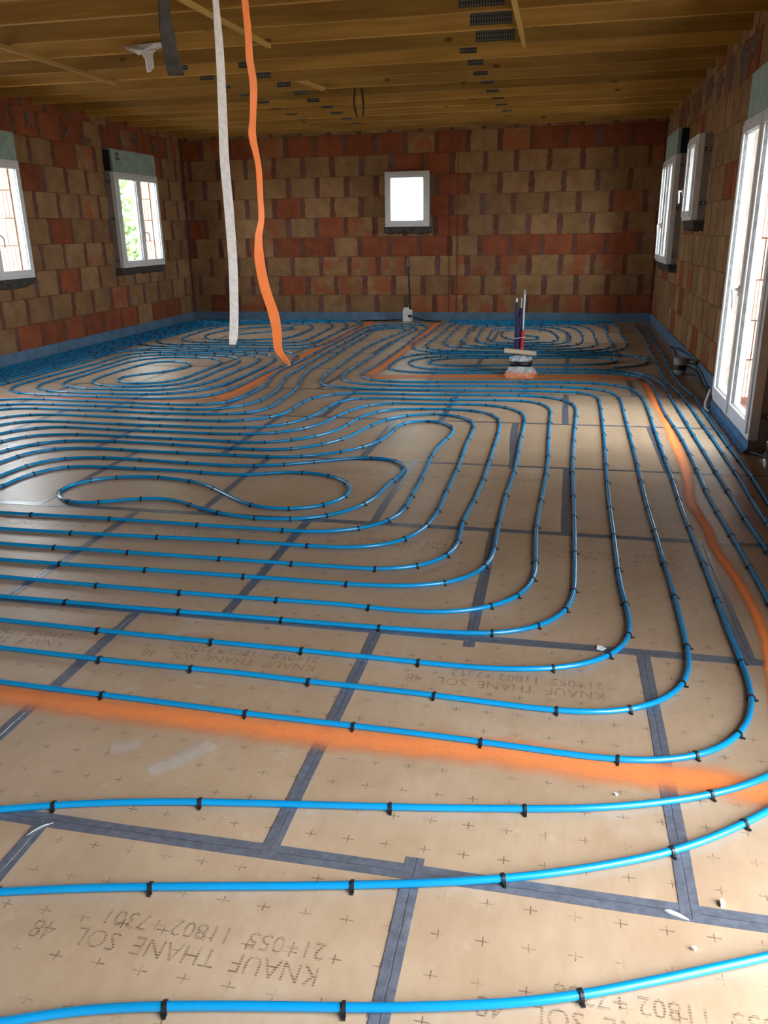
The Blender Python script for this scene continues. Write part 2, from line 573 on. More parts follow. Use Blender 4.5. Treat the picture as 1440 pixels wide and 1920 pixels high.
spray("1203,708 1218,733 1232,758 1246,783 1259,817 1273,850 1284,878 1291,911 1293,936 1304,958 1322,985 1343,1033 1377,1080 1410,1137 1430,1183 1442,1230 1455,1330 1458,1420", (.075, .030), 1.15)
spray("680,708 780,706.5 900,706.5 1050,707.5 1150,709 1222,714", .21, .62)
spray("684,707 720,683 752,660 775,645 800,625 832,599", (.15, .13), .9)
spray("390,756 402,751 449,731 484,712 520,693 555,674.5 600,653 631,635.5 666,619 703,600", (.17, .13), .8)
spray("-40,744 120,746 260,751 410,751", .12, .45)

spray("275,1450 292,1446 310,1436 340,1428 365,1415 400,1393", (.05, .065), .42, .0018, 'dusts', 'plaster_smear')
spray("205,1405 225,1402 245,1400 265,1396", (.06, .05), .32, .0018, 'dusts', 'plaster_smear')

# ------------------------------------------------------------------ walls of clay blocks
def brick_mesh(w, h, seed, mat):
    r = random.Random(seed)
    nv = 5
    def side(x, s):
        return [(x + s * r.uniform(-.010, .012), h * i / nv) for i in range(nv + 1)]
    lft, rt = side(0, 1), side(w, -1)
    lft[0] = (lft[0][0], 0); rt[-1] = (rt[-1][0], h)
    outline = lft[::-1]
    top_l = outline[0]
    outline = [(x, z) for x, z in lft[::-1]] + [(x, z) for x, z in rt]
    n = len(outline)
    d = .007
    v = [(x, 0, z) for x, z in outline]
    cx, cz = w / 2, h / 2
    def ins(x, z, a):
        return (x + (a if x < cx else -a), z + (a if z < cz else -a) * (1 if (z < .01 or z > h - .01) else 0))
    v += [(*[ins(x, z, .004)[0]], -d, ins(x, z, .004)[1]) for x, z in outline]
    f = [tuple(n + i for i in range(n))]
    f += [(i, (i + 1) % n, n + (i + 1) % n, n + i) for i in range(n)]
    me = bpy.data.meshes.new('clay_block')
    me.from_pydata(v, [], f)
    me.materials.append(mat)
    return me
_bm = {}
def get_brick(w, h, mk):
    w = round(w * 50) / 50; h = round(h * 100) / 100
    key = (w, h, mk, R_.randrange(4))
    if key not in _bm: _bm[key] = brick_mesh(w, h, R_.randrange(9999), M[mk])
    return _bm[key], w, h

def cut(r, holes):
    out = [r]
    for a, b, c, d in holes:
        nxt = []
        for x0, x1, z0, z1 in out:
            if x1 <= a or x0 >= b or z1 <= c or z0 >= d: nxt.append((x0, x1, z0, z1)); continue
            if x0 < a - .05: nxt.append((x0, a - .01, z0, z1))
            if x1 > b + .05: nxt.append((b + .01, x1, z0, z1))
            if z0 < c - .04: nxt.append((max(x0, a), min(x1, b), z0, c - .01))
            if z1 > d + .04: nxt.append((max(x0, a), min(x1, b), d + .01, z1))
        out = nxt
    return out

# local wall frame: x along the wall, y towards outside, z up
def wall(name, origin, rz, length, holes, pick, visible, phases, ztop=3.3, BL=.503, JV=.082):
    root = tag(empty(name, origin, rz), kind='structure')
    mb = MB()
    xs = sorted({0.0, length} | {h[0] for h in holes} | {h[1] for h in holes})
    for a, b in zip(xs, xs[1:]):
        zs = [(-.04, ztop)]
        for h in holes:
            if h[0] < (a + b) / 2 < h[1]:
                zs = [q for z0, z1 in zs for q in ((z0, h[2]), (h[3], z1)) if q[1] - q[0] > .005]
        for z0, z1 in zs: mb.box(a, 0, z0, b, WT, z1)
    mb.build('masonry_core', M['mortar'], root)
    JH = .004
    z = .43 - .315 - .315
    r = 0
    while z < ztop - .05:
        z0, z1 = max(z, -.02), min(z + .315, ztop)
        ph = phases[r % len(phases)]
        x = ph - 1.0
        while x < length:
            x0, x1 = max(x, 0), min(x + BL, length)
            mid = (x0 + x1) / 2
            if x1 - x0 > .09 and visible[0] < mid < visible[1] and z1 > .1:
                jv = JV * R_.uniform(.75, 1.2)
                for a, b, c, d in cut((x0 + jv / 2, x1 - jv / 2, z0 + JH / 2, z1 - JH / 2), holes):
                    if b - a < .04 or d - c < .03: continue
                    me, w, h = get_brick(b - a, d - c, pick(r, mid))
                    o = link('clay_block', me, root, loc=(a, 0, c))
                    o.scale = ((b - a) / w, R_.uniform(.7, 1.2), (d - c) / h)
            x += BL
        z += .315; r += 1
    # clay block reveals of the openings, seen through the panes
    return root

orange_back = {1: [(405, 470), (1075, 1225)], 2: [(540, 590)], 3: [(690, 712)], 4: [(530, 640), (698, 840), (915, 1175)], 5: [(345, 392), (612, 672), (815, 875)],
               6: [(535, 592), (815, 870)], 7: [(805, 880)], 8: [(750, 870)], 9: [(330, 1250)]}
mixed_back = {1: [(1060, 1080), (838, 880)], 2: [(600, 720), (835, 960)], 3: [(590, 720), (815, 1010), (1060, 1130)], 4: [(480, 530), (640, 700), (875, 915)], 5: [(505, 560)], 7: [(805, 860)], 8: [(320, 420)]}
def pick_back(r, mid):
    px = to_px((XL + mid, YB, .43 + .315 * (r - 1.5)))[0]
    for a, b in orange_back.get(r, []):
        if a <= px <= b: return 'orange' if r < 9 or R_.random() < .7 else 'mixed'
    for a, b in mixed_back.get(r, []):
        if a <= px <= b: return 'mixed'
    return 'tan' if R_.random() < .86 else 'mixed'
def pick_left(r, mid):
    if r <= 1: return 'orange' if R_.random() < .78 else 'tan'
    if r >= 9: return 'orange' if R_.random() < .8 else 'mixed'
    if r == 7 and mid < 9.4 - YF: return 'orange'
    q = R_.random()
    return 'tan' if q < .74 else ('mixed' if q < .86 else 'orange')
def pick_right(r, mid):
    q = R_.random()
    return 'tan' if q < .68 else ('mixed' if q < .9 else 'orange')

X0 = XL
hb = [(a - XL, b - XL, c, d) for a, b, c, d in OPEN_B]
wall('wall_back', (XL, YB, 0), 0, XR - XL, hb, pick_back, (-1, 99), [.12, .37, .16, .40, .10, .36, .13, .39, .15, .38])
# left: local x -> +Y, local y -> -X
hl = [(a - YF, b - YF, c, d) for a, b, c, d in OPEN_L]
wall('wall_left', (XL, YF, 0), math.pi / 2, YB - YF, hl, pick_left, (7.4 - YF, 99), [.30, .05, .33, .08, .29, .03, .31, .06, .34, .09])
# right: local x -> -Y, local y -> +X
hr = [(YB - b, YB - a, c, d) for a, b, c, d in OPEN_R]
wall('wall_right', (XR, YB, 0), -math.pi / 2, YB - YF, hr, pick_right, (-1, YB - 2.5), [.2, .39, .18, .37, .22, .41, .19, .38, .21, .40], BL=.385, JV=.050)
wf = tag(empty('wall_front', (XR, YF, 0), math.pi), kind='structure')
mb = MB()
mb.box(0, 0, -.04, XR - XL, WT, 3.3)
mb.build('masonry_core', M['tan'], wf)

for px, dz in ((843, .02), (858, .05)):
    gx = on_y(px, 420, YB).x - XL
    MB().box(gx - .006, -.014, .12, gx + .006, .0, 2.98).build('chase_joint', M['mortar'], bpy.data.objects['wall_back'])

# foam edge strip at the foot of the walls
def strip(name, pts, h=.145, t=.009):
    mb = MB()
    for x0, y0, x1, y1 in pts: mb.box(x0, y0, 0, x1, y1, h + R_.uniform(-.004, .004))
    o = tag(mb.build(name, M['strip'], None), kind='structure')
    return o
b1 = strip('baseboard_back', [(XL + .021, YB - .021, XR - .021, YB - .012)])
b2 = strip('baseboard_left', [(XL + .012, YF + .05, XL + .021, 5.3), (XL + .012, 6.3, XL + .021, YB - .012)])
b3 = strip('baseboard_right', [(XR - .021, 7.22, XR - .012, YB - .012), (XR - .021, 1.9, XR - .012, 5.74)])
st = MB().box(-.012, -.004, -.004, .012, .004, .004).mesh('staple', M['clip'])
x = XL + .3
while x < XR - .1:
    link('staple', st, b1, loc=(x, YB - .024, .125 + R_.uniform(-.008, .008))); x += .55 + R_.uniform(-.1, .1)
y = 7.8
while y < YB - .2:
    o = link('staple', st, b2, loc=(XL + .024, y, .12 + R_.uniform(-.008, .008))); o.rotation_euler = (0, 0, math.pi / 2); y += .5 + R_.uniform(-.1, .1)

# smeared mortar along the tops of the side walls
def smear(parent, local_pts, mat, seed):
    r = random.Random(seed)
    for (x, z, w, h) in local_pts:
        n = 11
        ring = []
        for i in range(n):
            a = 2 * math.pi * i / n
            k = r.uniform(.45, 1.45)
            ring.append((x + math.cos(a) * w * k, -.018, z + math.sin(a) * h * k))
        v = ring + [(p[0] + (p[0] - x) * .15, 0.0, p[2] + (p[2] - z) * .15) for p in ring]
        f = [tuple(reversed(range(n)))] + [(i, (i + 1) % n, n + (i + 1) % n, n + i) for i in range(n)]
        me = bpy.data.meshes.new('mortar_smear'); me.from_pydata(v, [], f); me.materials.append(mat)
        link('mortar_smear', me, parent)
M['outer'] = mat_brick('overexposed_outer_clay_block', (.50, .30, .21), (.60, .40, .30))  # paler copy of the clay block, overexposed daylight put into its colour
M['smear'] = plain('pale_mortar_smear', (.155, .105, .088), .95, .25, 20, .1)
smear(bpy.data.objects['wall_left'], [(9.75 - YF, 2.83, .06, .10), (10.6 - YF, 2.75, .05, .06), (11.1 - YF, 2.7, .06, .05), (12.4 - YF, 2.86, .12, .07), (13.1 - YF, 2.78, .06, .05), (8.9 - YF, 2.88, .05, .08)], M['smear'], 3)
smear(bpy.data.objects['wall_right'], [(YB - 8.3, 2.78, .16, .12), (YB - 8.9, 2.83, .18, .12), (YB - 9.5, 2.8, .2, .1), (YB - 10.1, 2.84, .16, .1), (YB - 10.9, 2.82, .2, .1), (YB - 7.9, 2.86, .12, .09), (YB - 11.8, 2.84, .18, .09)], M['smear'], 5)

# ------------------------------------------------------------------ windows and the glazed door
def lever(name, parent, x, z, side, y0, size=1.0):
    mb = MB()
    mb.box(x - .014, y0 - .012, z - .035, x + .014, y0, z + .035)
    p = [(x, y0, z + .01), (x, y0 - .045, z + .01), (x + side * .015 * size, y0 - .055, z + .005), (x + side * .055 * size, y0 - .055, z - .02 * size), (x + side * .065 * size, y0 - .052, z - .07 * size), (x + side * .06 * size, y0 - .05, z - .12 * size)]
    mb.tube(p, .010, 8)
    return mb.build(name, M['pvc'], parent, smooth=True)

def window(name, origin, rz, w, z0, z1, leaves, label, box_h=.0, door=False, frosted=False, near=0, brk=True, box_print=False, handle_side=1):
    """local x along the wall, y towards outside, z up; origin on the wall's inner face at floor level"""
    t = tag(empty(name, origin, rz), label, kind='structure')
    fy0, fy1 = -PROUD - .005, -PROUD + .06
    fw = .045
    fr = MB().ring(0, z0, w, z1, fw, fy0, fy1, fw if not door else .05).build('frame', M['pvc'], t)
    bevel(fr, .004, 1)
    ix0, ix1, iz0, iz1 = fw - .012, w - fw + .012, z0 + (fw if not door else .05) - .012, z1 - fw + .012
    lw = (ix1 - ix0) / leaves
    for k in range(leaves):
        a, b = ix0 + lw * k + .001, ix0 + lw * (k + 1) - .001
        sw = .062
        sb = MB().ring(a, iz0, b, iz1, sw, fy0 - .016, fy1 - .004, sw if not door else .085)
        s = sb.build('sash', M['pvc'], t)
        bevel(s, .004, 1)
        gz0 = iz0 + (sw if not door else .085)
        gp = MB().box(a + sw - .006, fy0 + .018, gz0 - .006, b - sw + .006, fy0 + .026, iz1 - sw + .006).build('pane', M['frosted'] if frosted else M['glass'], s)
        gk = MB().ring(a + sw - .012, gz0 - .012, b - sw + .012, iz1 - sw + .012, .014, fy0 - .004, fy0 + .019).build('gasket', M['bracket'], s)
        if leaves == 1: lever('handle', s, b - sw / 2 if handle_side > 0 else a + sw / 2, (z0 + z1) / 2 - .12, 1, fy0 - .016)
    if leaves == 2:
        cov = MB().box(ix0 + lw - .026, fy0 - .026, iz0 + .004, ix0 + lw + .026, fy0 - .014, iz1 - .004).build('meeting_cover', M['pvc'], t)
        zc = 1.02 if door else (z0 + z1) / 2 - .18
        lever('handle', cov, ix0 + lw, zc, handle_side, fy0 - .026, 1.0)
    # liner boards closing the gap between frame and wall
    L = [(0.0, .022), (w - .022, w)]
    for a, b in L: MB().box(a, fy1, z0, b, -.001, z1).build('liner', M['liner'], t)
    MB().box(.022, fy1, z1 - .022, w - .022, -.001, z1).build('liner', M['liner'], t)
    MB().box(.022, fy1, z0, w - .022, -.001, z0 + .02).build('liner', M['liner'], t)
    if brk:
        nb = 3 if z1 - z0 > 1 else 2
        for xx, sgn in ((-.004, -1), (w + .004, 1)):
            for i in range(nb):
                zz = z0 + (z1 - z0) * ((.08, .52, .90)[i] if nb == 3 else (.2, .82)[i])
                bk = MB().box(min(xx, xx - sgn * .006), fy1, zz - .02, max(xx, xx - sgn * .006), -.001, zz + .02)
                bk.box(min(xx, xx + sgn * .05), -.010 - .006, zz - .012, max(xx, xx + sgn * .05), -.012, zz + .012)
                bo = bk.build('bracket', M['bracket'], t)
                MB().tube([(xx + sgn * .006, fy1 + .045, zz), (xx - sgn * .002, fy1 + .045, zz)], .008, 8).build('screw', M['screw'], bo)
    if box_h:
        bx = MB().box(.03 if near == 0 else .0, -PROUD + .01, z1 + .004, w if near == 0 else w - .03, .02, z1 + box_h).build('shutter_box', M['green'], t)
        if near == 0: MB().box(-.012, -PROUD + .045, z1 + .012, .03, .02, z1 + box_h - .015).build('open_end_shade', M['black'], bx)  # solid black block, the shade inside the open box end as colour
        else: MB().box(w - .03, -PROUD + .045, z1 + .012, w + .012, .02, z1 + box_h - .015).build('open_end_shade', M['black'], bx)
        if box_print:
            pm = MB()
            for gx, gz, gw, gh in ((.14, .215, .02, .05), (.17, .215, .012, .05), (.19, .22, .02, .045), (.13, .165, .02, .03), (.155, .165, .02, .03), (.18, .165, .02, .03), (.205, .165, .02, .03), (.15, .12, .02, .02), (.3, .175, .015, .015)):
                pm.box(gx, -PROUD + .0085, z1 + gz, gx + gw, -PROUD + .0105, z1 + gz + gh)
            pm.build('box_stamp', M['ink'], bx)
    if not door:
        # ragged bed of dark mortar under the frame
        n = 14
        v, f = [], []
        for i in range(n + 1):
            xx = -.03 + (w + .06) * i / n
            zb = z0 - .085 - R_.uniform(0, .03)
            v += [(xx, -PROUD + .02, z0 - .002), (xx, -PROUD + .03 + R_.uniform(0, .02), zb), (xx, .0, zb - R_.uniform(0, .02)), (xx, .0, z0 - .002)]
        for i in range(n):
            a, b = 4 * i, 4 * i + 4
            f += [(a, a + 1, b + 1, b), (a + 1, a + 2, b + 2, b + 1), (a + 3, a, b, b + 3), (a + 2, a + 3, b + 3, b + 2)]
        f += [(0, 3, 2, 1), (4 * n, 4 * n + 1, 4 * n + 2, 4 * n + 3)]
        me = bpy.data.meshes.new('mortar_sill'); me.from_pydata(v, [], f); me.materials.append(M['sillm'])
        link('mortar_sill', me, t)
    return t

HP = math.pi / 2
window('window_1', (XL, 11.44, 0), HP, 1.33, 1.01, 2.33, 2, 'white double casement window in the left wall nearest the back corner', .305, box_print=True)
window('window_2', (XL, 7.93, 0), HP, 1.33, 1.0, 2.32, 2, 'white casement window cut by the left edge of the picture', .305)
window('window_3', (-2.915, YB, 0), 0, .728, 1.525, 2.365, 1, 'small frosted white window in the middle of the back wall', frosted=True)
window('window_4', (XR, 12.80, 0), -HP, 1.33, 1.0, 2.31, 2, 'white double casement window in the right wall by the back corner', .305, near=1, handle_side=1)
window('window_5', (XR, 10.33, 0), -HP, .73, 1.525, 2.365, 1, 'small white window high in the right wall between door and far casement', near=1, handle_side=-1)
door = window('door_1', (XR, 7.20, 0), -HP, 1.44, .085, 2.215, 2, 'tall white glazed double door in the right wall', .32, door=True, near=1)
# membrane and sealing under the door
mb = MB()
mb.box(.0, -PROUD + .0, .001, 1.44, -.022, .084)
mb.build('sill_block', M['liner'], door)
n = 16
v, f = [], []
for i in range(n + 1):
    xx = -.03 + 1.50 * i / n
    v += [(xx, -PROUD - .004, .088 - R_.uniform(0, .03)), (xx, -PROUD - .01, .03), (xx, -PROUD - .035 - R_.uniform(0, .02), .003)]
for i in range(n):
    a, b = 3 * i, 3 * i + 3
    f += [(a, a + 1, b + 1, b), (a + 1, a + 2, b + 2, b + 1)]
me = bpy.data.meshes.new('sealing_membrane'); me.from_pydata(v, [], f); me.materials.append(M['bluem'])
o = link('sealing_membrane', me, door)
md = o.modifiers.new('thick', 'SOLIDIFY'); md.thickness = .004
MB().tube([(-.05, -PROUD - .02, .16), (-.055, -PROUD - .03, .10), (-.04, -PROUD - .05, .04), (.05, -PROUD - .06, .012), (.16, -PROUD - .05, .012)], .012, 7).build('sealant_bead', M['white'], door, smooth=True)
# turquoise film on the outer reveal of the door
MB().box(-.0, .10, .45, .006, .26, .50).build('film_strip', M['teal'], door)
MB().box(-.0, .05, .95, .006, .26, 1.0).build('film_strip', M['teal'], door)

# clay block reveals in the thickness of the walls (seen through the panes)
def reveal(parent, x, side, z0, z1):
    z = .115
    r = 0
    while z < z1:
        a, b = max(z, z0), min(z + .308, z1)
        if b - a > .04:
            for (y0, y1) in (((.004, WT - .002),) if r % 2 else ((.004, .125), (.131, WT - .002))):
                mb = MB()
                for k in range(5):
                    ya, yb = y0 + (y1 - y0) * k / 5, y0 + (y1 - y0) * (k + .82) / 5
                    mb.box(min(x, x + side * .012), ya, a + .003, max(x, x + side * .012), yb, b - .003)
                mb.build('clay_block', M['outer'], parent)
        z += .315; r += 1
wl, wr, wb = bpy.data.objects['wall_left'], bpy.data.objects['wall_right'], bpy.data.objects['wall_back']
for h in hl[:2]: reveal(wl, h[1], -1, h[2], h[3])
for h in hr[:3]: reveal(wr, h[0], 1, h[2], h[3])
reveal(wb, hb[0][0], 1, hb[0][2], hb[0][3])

# ------------------------------------------------------------------ ceiling of trusses
ceil = tag(empty('ceiling'), kind='structure')
MB().box(XL - .3, YF - .3, 3.42, XR + .3, YB + .3, 3.5).build('roof_boarding', M['deck'], ceil)
JW, JH_ = .038, .20
jm = MB().box(XL + .005, -JW / 2, 0, XR - .005, JW / 2, JH_).mesh('joist', M['wood'])
joists = {}
k = -16
while True:
    y = 6.92 + .6 * k
    if y > YB - .1: break
    if y > YF + .1:
        o = link('joist', jm, ceil, loc=(0, y, ZC + R_.uniform(-.004, .004)))
        bevel(o, .005, 1)
        joists[k] = o
    k += 1
o = link('joist', jm, ceil, loc=(0, YB - .045, ZC - .005))
pm = MB().box(-.17, -.003, -.055, .17, .001, .055).mesh('nail_plate', M['plate'])
pm2 = MB().box(-.08, -.003, -.035, .08, .001, .035).mesh('nail_plate', M['plate'])
for k, o in joists.items():
    if k < 0: continue
    x1 = -.69 if k < 3 else (-1.05 + .012 * k)
    link('nail_plate', pm if k < 3 else pm2, o, loc=(x1 + R_.uniform(-.02, .02), -JW / 2 - .001, .085))
    if k >= 3:
        link('nail_plate', pm2, o, loc=(-3.25 + R_.uniform(-.03, .03), -JW / 2 - .001, .075))
    if k >= 3:
        link('nail_plate', pm2, o, loc=(-3.95 + R_.uniform(-.03, .03), -JW / 2 - .001, .09))
def brace(p, q, w=.036, h=.09):
    p, q = Vector(p), Vector(q)
    d = q - p
    o = MB().box(-w / 2, 0, 0, w / 2, d.length, h).build('brace', M['brace'], ceil, loc=p)
    o.rotation_euler = (math.asin(d.z / d.length), 0, math.atan2(-d.x, d.y))
    return o
# short timbers running between the joists, seen from below
brace((-4.68, 6.3, 2.962), (-4.73, 8.75, 2.968), .032, .032)
brace((-2.66, 5.2, 2.962), (-2.57, 7.5, 2.968), .032, .032)
brace((-.44, 5.6, 2.962), (-.44, 8.14, 2.968), .032, .032)
brace((-2.98, 9.34, 3.03), (-2.78, 9.9, 2.985), .06, .03)

# white plastic hanging through the joists
def plastic():
    c = on_y(273, 100, 7.50)
    pts = [(-.2, .03), (-.08, .035), (.02, .035), (.12, .035), (.22, .04), (.17, .005), (.12, -.02), (.085, -.055), (.075, -.10), (.08, -.15), (.05, -.19), (.015, -.185), (.0, -.14), (.012, -.09), (-.01, -.05), (-.04, -.03), (-.06, -.045), (-.09, -.02), (-.15, -.005)]
    n = len(pts)
    v, f = [], []
    for lay in range(2):
        for i, (a, b) in enumerate(pts): v.append((a, lay * .012 + .02 * math.sin(i * 1.7), b))
    v += [(.02, -.03, -.02), (.02, .03, -.02)]
    for i in range(n):
        j = (i + 1) % n
        f += [(i, j, 2 * n), (n + j, n + i, 2 * n + 1), (i, n + i, n + j, j)]
    me = bpy.data.meshes.new('plastic_scrap'); me.from_pydata(v, [], f); me.materials.append(M['wstrap'])
    o = link('plastic_scrap', me, None, loc=(c.x, 7.46, c.z + .03))
    tag(o, 'torn white plastic scrap hanging between the ceiling joists', 'plastic scrap')
plastic()

# ------------------------------------------------------------------ heating pipes
PR = .0098
def run_points(s, step=None):
    P = [on_z(x, y, PR) for x, y in parse(s)]
    return P

def clip_mesh():
    mb = MB()
    n, ri, ro, hw = 6, PR + .0002, PR + .0032, .0042
    for i in range(n + 1):
        a = math.pi * i / n
        for rr in (ri, ro):
            for xx in (-hw, hw):
                mb.v.append((xx, math.cos(a) * rr, math.sin(a) * rr))
    for i in range(n):
        a, b = 4 * i, 4 * i + 4
        mb.f += [(a + 2, a + 3, b + 3, b + 2), (a, a + 2, b + 2, b), (a + 1, b + 1, b + 3, a + 3)]
    for s in (1, -1):
        mb.box(-hw, min(s * ri, s * (ro + .001)), -PR - .004, hw, max(s * ri, s * (ro + .001)), .0005)
    mb.box(-.003, -ro - .010, -PR + .001, .003, -ro, -PR + .005)
    return mb.mesh('clip', M['clip'])
CLIP = clip_mesh()
CLIPF = MB().box(-.008, -PR - .004, -PR, .008, PR + .004, PR + .004).mesh('clip', M['clip'])

def pipe_run(parent, pts, far=False):
    yy = sum(p.y for p in pts) / len(pts)
    step = .04 if yy < 8 else .07
    P = smooth_path(pts, step, .07 if yy < 5 else (.10 if yy < 8 else .20))
    P = [Vector((p.x, p.y, PR + .0005)) for p in P]
    P = [Vector((min(max(p.x, XL + .05), XR - .045), min(p.y, YB - .06), p.z)) for p in P]
    o = MB().tube(P, PR, 10 if yy < 4.5 else 8).build('pipe_run', M['pipe'], parent, smooth=True)
    # clips
    acc, nxt = 0, R_.uniform(.05, .25)
    for i in range(1, len(P) - 1):
        acc += (P[i] - P[i - 1]).length
        if acc >= nxt:
            a = (P[i] - P[max(i - 4, 0)]); b = (P[min(i + 4, len(P) - 1)] - P[i])
            bend = a.angle(b, 0) if a.length > 1e-5 and b.length > 1e-5 else 0
            t = (P[i + 1] - P[i - 1])
            u, w = to_px(P[i])
            if -30 < u < 1470 and w < 1960:
                c = link('clip', CLIP if P[i].y < 9.5 else CLIPF, o, loc=P[i])
                c.rotation_euler = (0, 0, math.atan2(t.y, t.x) + (math.pi if t.x < 0 else 0) + R_.uniform(-.1, .1))
            acc = 0
            nxt = R_.uniform(.32, .50) if bend < .12 else R_.uniform(.15, .26)
    return o

central = tag(empty('heating_pipe', (-1.5, 4.5, 0)), 'blue heating pipe coiled in the largest spiral across the middle of the floor', 'heating pipe', 'blue heating pipe circuits')
front = tag(empty('heating_pipe', (0, 2, 0)), 'blue heating pipe sweeping across the foreground and up along the glazed door side', 'heating pipe', 'blue heating pipe circuits')
backr = tag(empty('heating_pipe', (-.5, 11.5, 0)), 'blue heating pipe coiled tightly behind the upright pipe bundle along the back wall', 'heating pipe', 'blue heating pipe circuits')
midr = tag(empty('heating_pipe', (-.2, 9.3, 0)), 'blue heating pipe in flat oval loops beside the foot of the upright pipe bundle', 'heating pipe', 'blue heating pipe circuits')
backl = tag(empty('heating_pipe', (-4, 12, 0)), 'blue heating pipe coiled behind the hanging white strap in the back left corner', 'heating pipe', 'blue heating pipe circuits')
midl = tag(empty('heating_pipe', (-4, 9, 0)), 'blue heating pipe coiled on the floor in front of the left wall windows', 'heating pipe', 'blue heating pipe circuits')
edge = tag(empty('heating_pipe', (-6, 11, 0)), 'blue heating pipe runs packed in the shade along the foot of the left wall', 'heating pipe', 'blue heating pipe circuits')

for e in (central, front, backr, midr, backl, midl, edge): e.location = (0, 0, 0)

